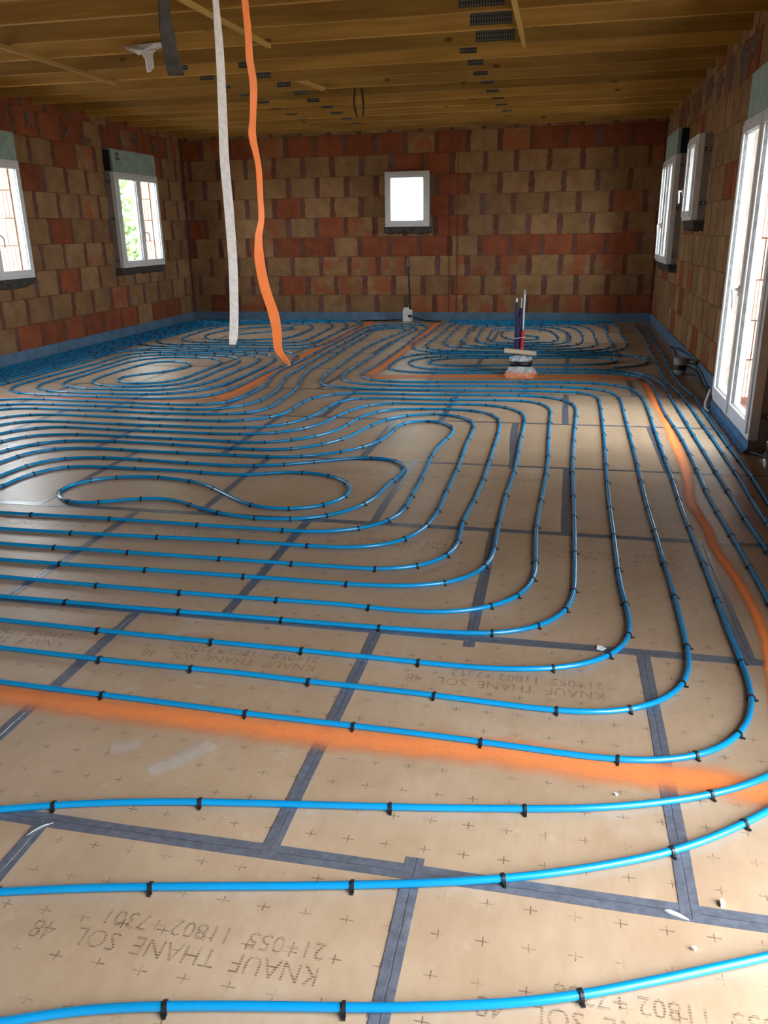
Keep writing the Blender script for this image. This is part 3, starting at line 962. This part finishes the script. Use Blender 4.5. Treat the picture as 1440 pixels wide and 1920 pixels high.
CEN = [
 "-90,1267 0,1278 62,1287 167,1300 277,1313 400,1330 480,1340 580,1352 713,1367 810,1379 960,1399 1037,1410 1127,1423 1210,1428 1283,1425 1327,1415 1370,1397 1397,1370 1411,1337 1412,1307 1403,1273 1387,1233 1363,1177 1343,1120 1322,1063 1298,1005 1276,947 1259,894 1243,850 1229,811 1215,769 1204,746 1190,732 1170,725.5 1137,720 1095,718 1040,716.7 978,716 811,716 772,716 711,714 692,711 680,707.5 678,703 685,696 704,686 732,667 754,652 777,633 796,619 801,613 793,609.5 772,608 725,609 702,611 683,615 666,624 638,638 607,653 574,671 541,686 515,700 505,710 499,721 489,727.6 468,738 437,751 413,756 380,759 352,759 294,757 212,753.6 139,751 78,748 33,747.5 0,749.4 -60,754",
 "-90,1204 0,1214 230,1241 480,1265 527,1272 647,1285 810,1303 960,1323 1033,1332 1127,1337 1187,1333 1253,1311 1285,1285 1293,1257 1290,1217 1280,1177 1270,1137 1257,1090 1243,1047 1228,995 1219,967 1204,911 1191,855 1179,808 1170,775 1165,753 1159,743 1148,736 1129,731 1095,728 1040,725 978,724.4 892,723.6 796,723.6 730,722 689,720.5 664,718 647,714.6 641,710 643,703 652,696 671,685 697,668.5 723,651 749,634 772,622.5 781,616.6 772,612.6 749,612 720,613 699,616 673,628 645,644 607,664 584,677 562,691 537,705 528,719 520,731 501,744 474,756 446,762 425,765 380,768 305,765.5 236,762.5 167,760.5 92,758 39,757 0,759 -60,763",
 "-90,1152 0,1162 147,1178 353,1199 480,1211 570,1220 750,1238 903,1253 960,1255 1027,1255 1083,1250 1143,1232 1177,1208 1184,1183 1178,1150 1163,1093 1153,1017 1146,968 1140,919 1136,867 1133,822 1129,783 1125,758 1120,744 1107,739 1082,735 1040,735 1011,733 925,732.5 801,731 739,730 683,729 640,726 609,723 600,717 605,707.5 619,696 633,687 664,665 692,648.5 720,635.5 749,625 762,619 753,615.6 730,615.4 706,618 690,627 676,636 638,658 607,678 581,693 567,706 560,722 553,731 529,748 496,768 470,773 432,776.5 383,776.5 303,774.5 251,772.5 197,770 105,767 65,765 28,765.5 0,767.5 -60,773",
 "-90,1110 0,1118 60,1123 290,1143 480,1158 597,1168 787,1182 913,1189 960,1186 1007,1177 1045,1160 1067,1142 1077,1110 1078,1083 1078,1043 1077,967 1075,917 1073.6,867 1076,822 1080,778 1080,764 1069,753.6 1053,749 1014,743.6 980,741.7 915,741 853,740 769,739.5 700,737.5 676,737 627,739 599,743 579,748 557,760 538,773 513,781 467,787.5 424,789.4 371,788 283,785 186,780.6 105,777 62,777 21,780 0,783 -60,793",
 "-90,1072 0,1081 130,1093 328,1110 480,1122 640,1133 773,1147 853,1148 925,1138 960,1125 982,1113 1003,1083 1005,1053 1004,1025 1006,990 1011,958 1021,907 1028,861 1029,822 1032,783 1033,768 1028,762.5 1014,756 987,752 922,750 847,749.5 761,747.6 729,746.7 670,747 643,750.6 620,760 599,773.6 578,783 543,793.6 503,800 435,802 400,801.7 323,798.6 219,795 136,791 86,789 42,790 0,796 -60,808",
 "-90,1040 0,1049 98,1056 273,1068 480,1082 685,1097 770,1099 840,1094 882,1082 917,1058 928,1023 933,993 936,980 950,925 967,875 975,828 983,794 984,780.6 979,773.6 960,766 939,762 911,759 867,758 805,757.6 760,756 728,756 696,759 668,765 636,778 604,794 563,805 527,810.6 461,814 400,813 310,809 204,805 153,801.7 114,799.5 58,803 18,809 0,812.5 -60,826",
 "-90,1011 0,1019 148,1029 347,1043 480,1052 637,1063 725,1068 780,1063 832,1048 860,1020 862,1000 869,975 889,939 910,889 926,839 937,800 936,786 928,779 911,773 867,768 792,766.7 743,766.7 707,772 674,783 631,807 586,819 540,826 492,830 440,828 385,825 290,821 173,815 136,814 79,815 33,820 0,828 -60,843",
 "-90,984 0,991 213,1003 423,1013 560,1022 662,1027 730,1021 782,1001 815,968 839,917 861,872 876,828 889,800 886,790 867,782 828,776 773,778 735,783 694,798.6 643,823 575,839 527,843 490,843 397,838 282,830.6 193,827 129,826 64,832 0,847 -60,865",
 "-90,954 0,961 88,966 213,973 357,983 480,991 593,997 647,994 703,985 747,965.5 769,935 797,883 814,847 831,828 850,810 850,801 839,796 817,790 769,791 742,800 733,812.5 704,830 681,838 640,847 590,853.6 535,857 445,854 319,848 203,841.7 155,839.4 107,841.7 71,846 46,851 0,866.7 -60,886",
 "-60,916 0,891.7 14,886 68,868 111,860.6 158,857.5 236,860 354,868 446,873 517,872 611,864 679,858 728,860.6 753,868 759,880.6 746,894 724,911 704,932 671,951 613,967 557,973 485,972 427,965 377,953 330,938 303,934 246,936 178,942.5 130,941.7 111,933 108,925 119,914 150,904 194,897 241,893.6 289,894 333,898.6 377,906 424,927 457,943 490,951 546,954 593,950 635,938 656,922 656,910 638,897 614,891 560,885 518,886 472,890 410,888 350,883 247,878 187,875 153,874 119,875.6 54,890 8,909 -60,938",
]
for s in CEN: pipe_run(central, run_points(s))

# foreground sweeps: the right-hand ends meet the runs that come back along the door
FRONT = [
 "-120,1940 0,1917 50,1908 150,1894 250,1888 400,1886 570,1888 720,1890 820,1887 920,1884 1005,1878 1120,1861 1220,1840 1295,1826 1370,1808 1440,1794 1540,1765",
 "-100,1680 0,1672 100,1667 210,1664 350,1662 500,1662 608,1661 720,1658.5 820,1656 895,1651 995,1644 1120,1625 1250,1602 1293,1588 1353,1565 1413,1537 1440,1521 1510,1478",
 "-100,1528 0,1517 67,1512 133,1507 240,1504 333,1503 480,1506 580,1509 687,1512 813,1515 960,1516.5 1090,1517 1160,1513 1243,1505 1310,1495 1360,1487 1410,1470 1440,1458 1500,1425",
]
def joined(a, b, bulge):
    A, B = run_points(a), run_points(b)
    p, q = A[-1], B[0]
    mid = [Vector((bulge, p.y + (q.y - p.y) * .35, PR)), Vector((bulge, p.y + (q.y - p.y) * .7, PR))]
    return A + mid + B
R1 = "1462,1168 1440,1123 1422,1090 1397,1047 1370,1000 1348,964 1329,930 1301,869 1282,829 1262,797 1245,772 1232,742 1222,719 1212,711 1196,705.5 1172,701 1146,699.5 1090,698.5 1040,698 900,698.5 782,698 749,695.7 731,692 729,687.4 742,677 766,667 790,664 818,663 900,662 1000,662 1078,662 1149,661.5"
R2 = "1462,1068 1440,1032 1415,998 1401,978 1379,942 1347,892 1318,844 1291,800 1276,775 1262,753 1251,731 1236,716 1222,708 1196,699.5 1165,695.5 1094,692.5 905,692.7 818,692 790,690 767,683 768,677 790,671 823,668 905,667 1000,666.5 1078,666 1149,665.5 1191,668 1210,671 1219,676 1212,681.5 1186,687 1149,689.5"
R3 = "1462,1017 1440,983 1409,936 1393,907 1365,865 1339,826 1312,789 1293,761 1273,736 1254,720 1241,700 1232,680 1219,655 1206,630 1190,610"
R4 = "1490,1020 1440,942 1412,897 1387,864 1365,835 1334,792 1318,769 1303,745 1280,725 1260,700 1246,672 1228,642 1205,612"
pipe_run(front, joined(FRONT[2], R1, 1.02))
pipe_run(front, joined(FRONT[1], R2, 1.15))
pipe_run(front, joined(FRONT[0], R3, 1.26))
pipe_run(front, run_points(R4))
pipe_run(midr, run_points("1007,683.5 874,686 818,685 799,682.7 795,678 811,673.5 842,671.3 934,670.5 991,670.7 1073,670 1134,670.5 1160,673 1170,676 1158,680.4 1130,683 1078,684 1007,683.5"))
# back right coil: left flank, right flank of every ring
RA = [
 ("827,608 805.6,625 784,638 772.5,648.5 772.5,654 782,658 796,659.3 815,660.5", "1101,661 1165,657 1176,650 1165.4,628.5 1156,611 1130,603", "864,602 843,603.6"),
 ("843,611 820,632 805.6,641 796,648.5 798.5,653 808,656 820,657.5", "1090,658 1142,654.5 1150,647 1139.5,631 1136,616.7 1125,611 1100,605.5", "880,604.5 852,606.5"),
 ("864,609 846,627 831.5,642.6 831.5,647 847,651", "1061.5,654.5 1113.5,651 1122,644 1114.7,633 1111,620 1097,613 1075,608", "890,606.7 868,607.5"),
 ("889,611 879.5,619 875,631 864,640 870,646 896,649.7", "1042.6,650 1080,648.5 1092,641.5 1089,622.6 1076,615.5 1050,610.5", "910,608.8 891,610.5"),
 ("905.4,614 901,622.5 898,629.6 891,636.7 896,642.6 919.6,646.6", "1007,647 1059,644 1070,638 1066,625 1052,618 1035,613.5", "925,611.3 908,613"),
 ("924,619 919.6,628 913.7,636.7 922,642 936,643.6", "1007,642.6 1038,641.5 1048.5,636.7 1040,626 1028.5,619 1010,616", "945,615 926,618"),
]
for i, (a, b, c) in enumerate(RA):
    pipe_run(backr, run_points(a + ' ' + b + ' ' + c + ' ' + a.split()[0]))
pipe_run(backr, run_points("985,617 948,618.5 941,626 943,633 957,637 1007,638 1019,635.5 1014,632 981,629"))
for dy in (.07, .17, .27, .37):
    pipe_run(backr, [Vector((x, YB - dy, PR)) for x in (-1.9 + dy, -1.2, -.4, .4, .9 - dy)])
# back left coil
LC = [
 "446,627 468,625 510,621 534,620 553,616.6 549,612.5 510,612 472,614.7 449,616 413,621 385,628.4 381,632.4 392,636.7 425,638 472,637.3 508,636 543,633 567,625 587,614 580,608.5",
 "580,608.5 543,606.5 480,607.5 425,610 394,616.6 364,626 340,634 339,638 354,641 425,642 519,642.6 560,642.5 574,638 598,626 621,614 625,609.5 616,605.5",
 "616,605.5 583,604 500,604.5 440,606.5 400,611 340,625 310,633 290,640 295,643.5 315,645.7 400,646 520,647.5 560,648.5 588,642.6 609,634 631,623.7 651,610.7 647,605 631,602",
 "631,602 560,601.5 480,602 410,606 350,618 290,633 256,644 262,647.3 280,648.5 333,649.4 400,651 500,653 560,654.4 598,649 621,639 654,622.5 671,614 680,607 673,603 654,601.2",
]
for s in LC: pipe_run(backl, run_points(s))
for dy in (.075, .155, .235, .315):
    pipe_run(backl, [Vector((x, YB - dy, PR)) for x in (-4.75 + dy, -4.4, -4.1, -3.8, -3.45 - dy)])
# left coil in front of the windows
LD = [
 "294,678.6 333,677 358,680 364,685 353,689.7 333,692.5 297,699.4 247,702 219,707.8 209.7,713 219,717.5 236,719.4 266,719.7 308,717.5 333,713.4 373,698 399,687.4 416,681.5 419.4,677 411,673 394,671 370,670 322,669.4 278,671.7 244,677 222,684 178,697 136,710.6 113,717.5 111,722 119,726.5 167,728.6 237,731 308,732 335,729 387,718.6 423,704 449,692 478,681.5 491,672.5 484,668.5 465,665.5 437,663.5 368,661.5 300,660.6 253,661.5 211,672 169,685 114,699 72,710.6 22,724.4 12.5,731 25,737.5 61,739 125,741.7 198,745 257,747 309,747.8 350,747 390,743.4 425,733.5 465,715 498,698 524,687.4 550,675.6 560,667.4 550,661.5 531,658.4 472,656.7 400,655 260,653.5 200,663 100,691 0,714 -50,726",
 "294,678.6 267,683 244,689 222,695.5 192,705 178,710 164,714 163,717 182,723 233,725 281,725 322,722 359,716 388,703 423,688.6 442,682.7 453.6,674.5 446,671 427,668.5 397,665.5 349,665 305,664.7 253,667 230,674 208,681 167,694 128,705 75,719 63,726 73,732.5 119,734.7 178,737 253,739.7 286,739 352,736 401,727 423,720.5 451,707.5 484,692 508,680 517,674.5 515,668.5 496,663 465,660.8 425,659 300,657 240,656.5 150,682 0,721.7 -50,734",
]
for s in LD: pipe_run(midl, run_points(s))
# packed runs along the left wall
for i, x in enumerate((-6.42, -6.33, -6.24, -6.15, -6.06, -5.96, -5.86)):
    d = .115 + .08 * i
    e = 1.6 if i < 4 else .75
    pipe_run(edge, [Vector((x, y, PR)) for y in (6.8, 8.0, 9.2, 10.4, 11.6, 12.6)] + [Vector((x + .03, YB - d - .35, PR)), Vector((x + .3, YB - d - .03, PR)), Vector((x + .3 + (e - .3) * .5, YB - d, PR)), Vector((x + e, YB - d, PR))])

for e, c in ((central, (-1.5, 4.5, 0)), (front, (0.6, 2.5, 0)), (backr, (-.5, 11.8, 0)), (midr, (-.2, 9.3, 0)), (backl, (-4, 12, 0)), (midl, (-4, 9, 0)), (edge, (-6.1, 10, 0))):
    e.location = c
    for ch in e.children: ch.location = (-c[0], -c[1], 0)

# ------------------------------------------------------------------ upright pipe bundle with its bag, batten and ties
base = on_z(975, 706, 0)
bx, by = base.x, base.y
bun = tag(empty('pipe_bundle', (bx, by, 0)), 'upright bundle of dark blue, red and white pipes rising from the floor', 'pipe bundle')
def upright(name, pts, r, mat, par, n=10, corr=False):
    P = [Vector(p) for p in pts]
    P = smooth_path(P, .012 if corr else .03, .03)
    rad = [r * (1 + (.07 if (i % 2) else -.03)) for i in range(len(P))] if corr else None
    return MB().tube(P, r, n, radii=rad).build(name, M[mat], par, smooth=True)
c1 = upright('blue_sheath', [(-.07, 0, .01), (-.065, 0, .25), (-.055, 0, .5), (-.062, 0, .76)], .019, 'navy', bun, corr=True)
upright('pipe_end', [(-.062, 0, .755), (-.062, 0, .775), (-.061, 0, .80)], .010, 'white', c1)
c2 = upright('blue_sheath', [(-.035, .012, .01), (-.03, .01, .3), (-.022, .01, .5), (-.015, .01, .70)], .018, 'navy', bun, corr=True)
upright('pipe_end', [(-.015, .01, .69), (-.012, .01, .76), (-.01, .01, .80)], .008, 'white', c2)
c3 = upright('blue_sheath', [(-.045, -.02, .01), (-.042, -.02, .3), (-.035, -.02, .62)], .017, 'navy', bun, corr=True)
c4 = upright('red_sheath', [(-.0, -.01, .01), (.005, -.01, .25), (.012, -.01, .485)], .018, 'red', bun, corr=True)
upright('white_pipe', [(.012, -.01, .47), (.014, -.01, .65), (.018, -.01, .84)], .010, 'white', c4)
upright('pipe_cap', [(.016, .005, .835), (.014, .005, .86), (.012, .005, .885)], .014, 'greyp', c4)
MB().tube([(-.03 + .075 * math.cos(a) * .85, -.005 + .045 * math.sin(a), .405 + .008 * math.cos(a)) for a in [i * math.pi / 8 for i in range(17)]], .004, 6, caps=False).build('cable_tie', M['white'], bun)
bat = MB().box(-.165, -.02, -.022, .165, .02, .022).build('wood_batten', M['batten'], None, loc=(bx - .005, by - .062, .266))
bat.rotation_euler = (0, math.radians(5), 0)
bevel(bat, .003, 1)
tag(bat, 'short pale wooden batten laid across the upright pipe bundle', 'batten')
def bag():
    prof = [(.0, .175, .13), (.035, .165, .12), (.075, .135, .10), (.11, .115, .085), (.13, .108, .075), (.155, .105, .075), (.175, .115, .08), (.20, .105, .07), (.225, .07, .05)]
    r = random.Random(4)
    n = 26
    v, f = [], []
    for z, a, b in prof:
        for i in range(n):
            t = 2 * math.pi * i / n
            k = 1 + .09 * math.sin(5 * t + z * 30) + r.uniform(-.06, .06)
            v.append((.0 + a * k * math.cos(t), b * k * math.sin(t), z + (r.uniform(-.006, .006) if z > 0 else 0)))
    for j in range(len(prof) - 1):
        for i in range(n):
            k = (i + 1) % n
            f.append((j * n + i, j * n + k, (j + 1) * n + k, (j + 1) * n + i))
    f.append(tuple((len(prof) - 1) * n + i for i in range(n)))
    me = bpy.data.meshes.new('plastic_bag'); me.from_pydata(v, [], f); me.materials.append(M['bag'])
    o = link('plastic_bag', me, bun)
    vb = []
    tp = MB()
    for z in (.115, .165):
        for i in range(n):
            t = 2 * math.pi * i / n
            tp.v.append((.122 * math.cos(t), .092 * math.sin(t), z + .004 * math.sin(3 * t)))
    tp.f = [(i, (i + 1) % n, n + (i + 1) % n, n + i) for i in range(n)]
    b = tp.build('black_tape_band', M['cable'], bun, smooth=True)
    md = b.modifiers.new('thick', 'SOLIDIFY'); md.thickness = .006
bag()

# white wall box with its upright black conduit, at the foot of the back wall
wb_ = tag(empty('junction_box', (-2.55, 13.86, 0)), 'white plastic box standing on the floor against the back wall with black conduit', 'junction box')
o = MB().box(-.075, -.05, .0, .075, .05, .205).build('box_body', M['white'], wb_); bevel(o, .012, 2)
MB().box(.02, -.056, .075, .078, -.048, .12).build('cable_notch', M['cable'], wb_)
MB().tube([(-.02, 0, .2), (-.02, 0, .235)], .05, 10).build('box_neck', M['white'], wb_, smooth=True)
MB().tube(smooth_path([(.045, 0, .2), (.04, 0, .4), (.025, 0, .7), (.012, .02, .9)], .04, .05), .016, 8).build('black_conduit', M['cable'], wb_, smooth=True)
MB().tube([(.012, .02, .9), (.006, .022, .96), (.004, .022, 1.02)], .007, 6).build('wire_end', M['greyp'], wb_)
def ground_cable(label, pts, r):
    o = MB().tube(smooth_path([Vector(p) for p in pts], .05, .06), r, 7).build('floor_cable', M['cable'], None, smooth=True)
    tag(o, label, 'cable')
ground_cable('black cable lying on the floor at the back wall, left of the white box', [(-2.65, 13.84, .03), (-2.85, 13.8, .025), (-3.1, 13.78, .022), (-3.35, 13.77, .022)], .012)
ground_cable('black cable lying on the floor at the back wall, right of the white box', [(-2.46, 13.8, .09), (-2.3, 13.76, .04), (-2.1, 13.74, .022), (-1.95, 13.72, .022)], .012)

# capped outlet and black conduits by the right wall
pot = tag(empty('floor_outlet', (1.245, 8.95, 0)), 'small grey capped outlet with a black band on the floor by the right wall', 'outlet')
MB().tube([(0, 0, .0), (0, 0, .05)], .062, 18).build('outlet_base', M['greyp'], pot, smooth=False)
MB().tube([(0, 0, .05), (0, 0, .105)], .066, 18).build('black_band', M['cable'], pot)
o = MB().tube([(0, 0, .105), (.0, 0, .165), (0, 0, .175)], .07, 18, radii=[.07, .07, .058]).build('outlet_cap', M['greyp'], pot)
MB().tube([(0, 0, .14), (.10, -.02, .14), (.15, -.05, .13)], .03, 10).build('outlet_spout', M['liner'], pot, smooth=True)
def conduit(label, pts, r=.012):
    tag(MB().tube(smooth_path([Vector(p) for p in pts], .04, .06), r, 8).build('conduit', M['cable'], None, smooth=True), label, 'conduit')
conduit('black conduit rising from the grey capped outlet towards the back corner', [(1.24, 9.05, .13), (1.26, 9.5, .14), (1.30, 9.9, .12), (1.335, 10.3, .09), (1.35, 10.7, .05)], .012)
conduit('black conduit lying on the floor between the grey capped outlet and the glazed door', [(1.30, 8.85, .10), (1.36, 8.6, .09), (1.37, 8.3, .03), (1.37, 7.95, .02), (1.365, 7.6, .015), (1.34, 7.33, .015)], .012)
conduit('black conduit loop on the floor at the near foot of the glazed door', [(1.30, 5.72, .015), (1.345, 5.6, .03), (1.37, 5.4, .045), (1.36, 5.1, .02), (1.375, 4.8, .015), (1.37, 4.3, .015)], .014)

# ------------------------------------------------------------------ straps hanging from the ceiling
def strap(name, label, cat, pts, mat, Y, thick, stepn=6):
    """pts: (px, py, half width m, twist deg) at distance Y"""
    C = []
    for x, y, hw, tw, dy in pts:
        p = on_y(x, y, Y + dy * .65)
        C.append((p, hw * .65, math.radians(tw)))
    C[0][0].z = ZC + .01
    P = []
    for i in range(len(C) - 1):
        for k in range(stepn):
            t = k / stepn
            p0 = C[max(i - 1, 0)][0]; p1, p2 = C[i][0], C[i + 1][0]; p3 = C[min(i + 2, len(C) - 1)][0]
            q = .5 * ((2 * p1) + (p2 - p0) * t + (2 * p0 - 5 * p1 + 4 * p2 - p3) * t * t + (3 * p1 - p0 - 3 * p2 + p3) * t ** 3)
            s = t * t * (3 - 2 * t)
            P.append((q, C[i][1] * (1 - s) + C[i + 1][1] * s, C[i][2] * (1 - s) + C[i + 1][2] * s))
    P.append(C[-1])
    v, f = [], []
    top = P[0][0]
    for q, hw, tw in P:
        d = Vector((math.cos(tw), math.sin(tw), 0)) * hw
        nrm = Vector((-math.sin(tw), math.cos(tw), 0)) * (thick / 2)
        for s1, s2 in ((-1, -1), (1, -1), (1, 1), (-1, 1)): v.append(tuple(q + d * s1 + nrm * s2))
    N = len(P)
    for i in range(N - 1):
        a, b = 4 * i, 4 * i + 4
        for k in range(4):
            f.append((a + k, b + k, b + (k + 1) % 4, a + (k + 1) % 4))
    f += [(0, 1, 2, 3), tuple(4 * (N - 1) + k for k in (3, 2, 1, 0))]
    me = bpy.data.meshes.new(name); me.from_pydata(v, [], f); me.materials.append(M[mat])
    me.polygons.foreach_set('use_smooth', [True] * len(me.polygons))
    o = link(name, me, None)
    tag(o, label, cat)
    md = o.modifiers.new('es', 'EDGE_SPLIT'); md.split_angle = math.radians(50)
    return o
# each runs up to the underside of the joist above it (joist at Y 3.32)
YS = 3.32
strap('hanging_strap', 'long white woven strap hanging from the ceiling', 'strap',
      [(395, -155, .020, 30, 0), (400, -60, .020, 35, 0), (404, 0, .019, 45, 0), (412, 100, .024, 30, 0), (417, 200, .026, 20, 0), (421, 300, .028, 15, .01), (430, 400, .029, 10, .01), (437, 500, .028, 8, 0), (439, 580, .028, 5, 0), (438, 625, .029, 0, 0), (436, 646, .022, 0, 0)], 'wstrap', YS, .006)
strap('hanging_ribbon', 'long wavy orange plastic ribbon hanging from the ceiling', 'ribbon',
      [(452, -150, .020, 20, 0), (456, -60, .020, 30, 0), (459, 0, .020, 40, 0), (465, 60, .021, 40, 0), (468, 110, .022, 35, 0), (475, 160, .023, 40, .01), (474, 220, .022, 50, .01), (473, 255, .026, 50, 0), (484, 310, .026, 70, .02), (488, 370, .018, 40, .02), (490, 410, .019, 40, .01), (485, 445, .023, 30, 0), (487, 490, .031, 15, 0), (497, 540, .032, 10, 0), (512, 585, .034, 10, .0), (519, 620, .031, 5, 0), (522, 655, .028, 0, -.01), (536, 676, .022, -15, -.03), (542, 685, .006, -20, -.04)], 'ostrap', YS, .004)
strap('hanging_offcut', 'short dark grey strap end hanging from the ceiling', 'strap',
      [(306, -165, .040, 60, 0), (306, -60, .040, 62, 0), (308, 0, .040, 66, 0), (309, 30, .042, 66, 0), (315, 70, .044, 40, 0), (322, 110, .046, 20, .02), (331, 142, .050, 10, .05)], 'dstrap', YS, .006)

# looped black cable hanging from the joists
for lab, pts in (('thin black cable hanging from the joists, longer left branch', [(666, 161), (664, 180), (664, 198), (668, 213), (670, 219)]),
                 ('thin black cable hanging from the joists, shorter right branch', [(678, 176), (681, 190), (682, 205), (680, 219)])):
    P = [on_y(x, y, 9.92) for x, y in pts]
    P[0].z = max(P[0].z, 3.0)
    o = MB().tube(smooth_path(P, .03, .03), .011, 6).build('hanging_cable', M['cable'], None, smooth=True)
    tag(o, lab, 'cable')

# ------------------------------------------------------------------ scraps on the boards
def scrap(name, label, cat, px, py, pts, h, mat='paper', curl=.0):
    c = on_z(px, py, 0)
    n = len(pts)
    v = [(x, y, .0012 + curl * abs(x)) for x, y in pts] + [(x * .93, y * .93, .0012 + h + curl * abs(x)) for x, y in pts]
    f = [tuple(reversed(range(n))), tuple(n + i for i in range(n))] + [(i, (i + 1) % n, n + (i + 1) % n, n + i) for i in range(n)]
    me = bpy.data.meshes.new(name); me.from_pydata(v, [], f); me.materials.append(M[mat])
    tag(link(name, me, None, loc=(c.x, c.y, .0)), label, cat)
scrap('paper_scrap', 'torn white paper scrap on the tape inside the right bend of the pipes', 'scrap', 1126, 1217, [(-.016, -.012), (.004, -.018), (.02, -.003), (.012, .004), (.012, .012), (-.013, .016)], .003, curl=.25)
scrap('plastic_sliver', 'thin white plastic sliver on the crossing of two tapes', 'sliver', 1267, 1717, [(-.025, .008), (-.012, .012), (.01, .003), (.028, -.010), (.01, -.006), (-.015, .002)], .004)
scrap('foam_crumb', 'white foam crumb on the board at the right edge of the foreground', 'crumb', 1354, 1697, [(-.005, -.009), (.004, -.01), (.006, .004), (.002, .012), (-.005, .008)], .008)
scrap('foam_crumb', 'small white crumb between the two nearest pipes on the right', 'crumb', 1301, 1781, [(-.006, 0), (0, -.004), (.006, -.002), (.004, .004), (-.004, .004)], .006)
scrap('foam_crumb', 'small white crumb between the orange line and the third nearest pipe', 'crumb', 1154, 1491, [(-.006, .003), (0, -.003), (.007, -.003), (.003, .004)], .005)
# loose plastic film ends lifted off two tape crossings
def film(label, px, py, pts, r=.0007):
    c = on_z(px, py, 0)
    mb = MB()
    for line in pts: mb.tube(smooth_path([Vector((c.x + x, c.y + y, .002 + z)) for x, y, z in line], .01, .01), r, 5)
    tag(mb.build('plastic_film', M['white'], None, smooth=True), label, 'film')
film('crinkled clear film ridge where two tapes meet at the left edge of the foreground', 90, 1550, [[(.008, .012, .002), (-.01, -.008, .004), (-.035, -.045, .001)], [(-.004, .008, .001), (-.02, -.012, .003), (-.03, -.03, .001)]])

# ------------------------------------------------------------------ outside
g = MB().box(-60, -40, -.55, 60, 70, -.35).build('ground_outside', M['render'])
tag(g, kind='structure')
def tree(x, y, h, w, label, seed):
    r = random.Random(seed)
    t = tag(empty('tree', (x, y, -.35)), label, 'tree', 'trees outside')
    MB().tube([(0, 0, 0), (.05, 0, h * .3), (0, .05, h * .6)], .14, 8, radii=[.16, .12, .05]).build('trunk', M['bark'], t, smooth=True)
    v, f = [], []
    for i in range(6000):
        a, b, c = r.gauss(0, 1), r.gauss(0, 1), r.gauss(0, 1)
        L = max((a * a + b * b + c * c) ** .5, 1e-3); k = r.uniform(.55, 1.0) / L
        p = Vector((a * k * w, b * k * w, h * .58 + c * k * h * .45))
        u = Vector((r.gauss(0, 1), r.gauss(0, 1), r.gauss(0, 1))).normalized() * .09
        q = u.orthogonal().normalized() * .06
        n = len(v)
        v += [tuple(p - u), tuple(p + q), tuple(p + u), tuple(p - q)]
        f.append((n, n + 1, n + 2, n + 3))
    me = bpy.data.meshes.new('foliage'); me.from_pydata(v, [], f); me.materials.append(M['leaf'])
    tag(link('foliage', me, t), kind='stuff')
tree(-10.3, 18.6, 4.2, 1.9, 'bright green tree seen through the left wall window nearest the back corner', 1)
tree(-15.2, 23.6, 5.0, 2.2, 'farther green tree standing behind the bright tree outside the left wall window', 2)
tree(-9.4, 13.6, 2.0, 1.1, 'low green bush outside seen through the window at the left picture edge', 3)
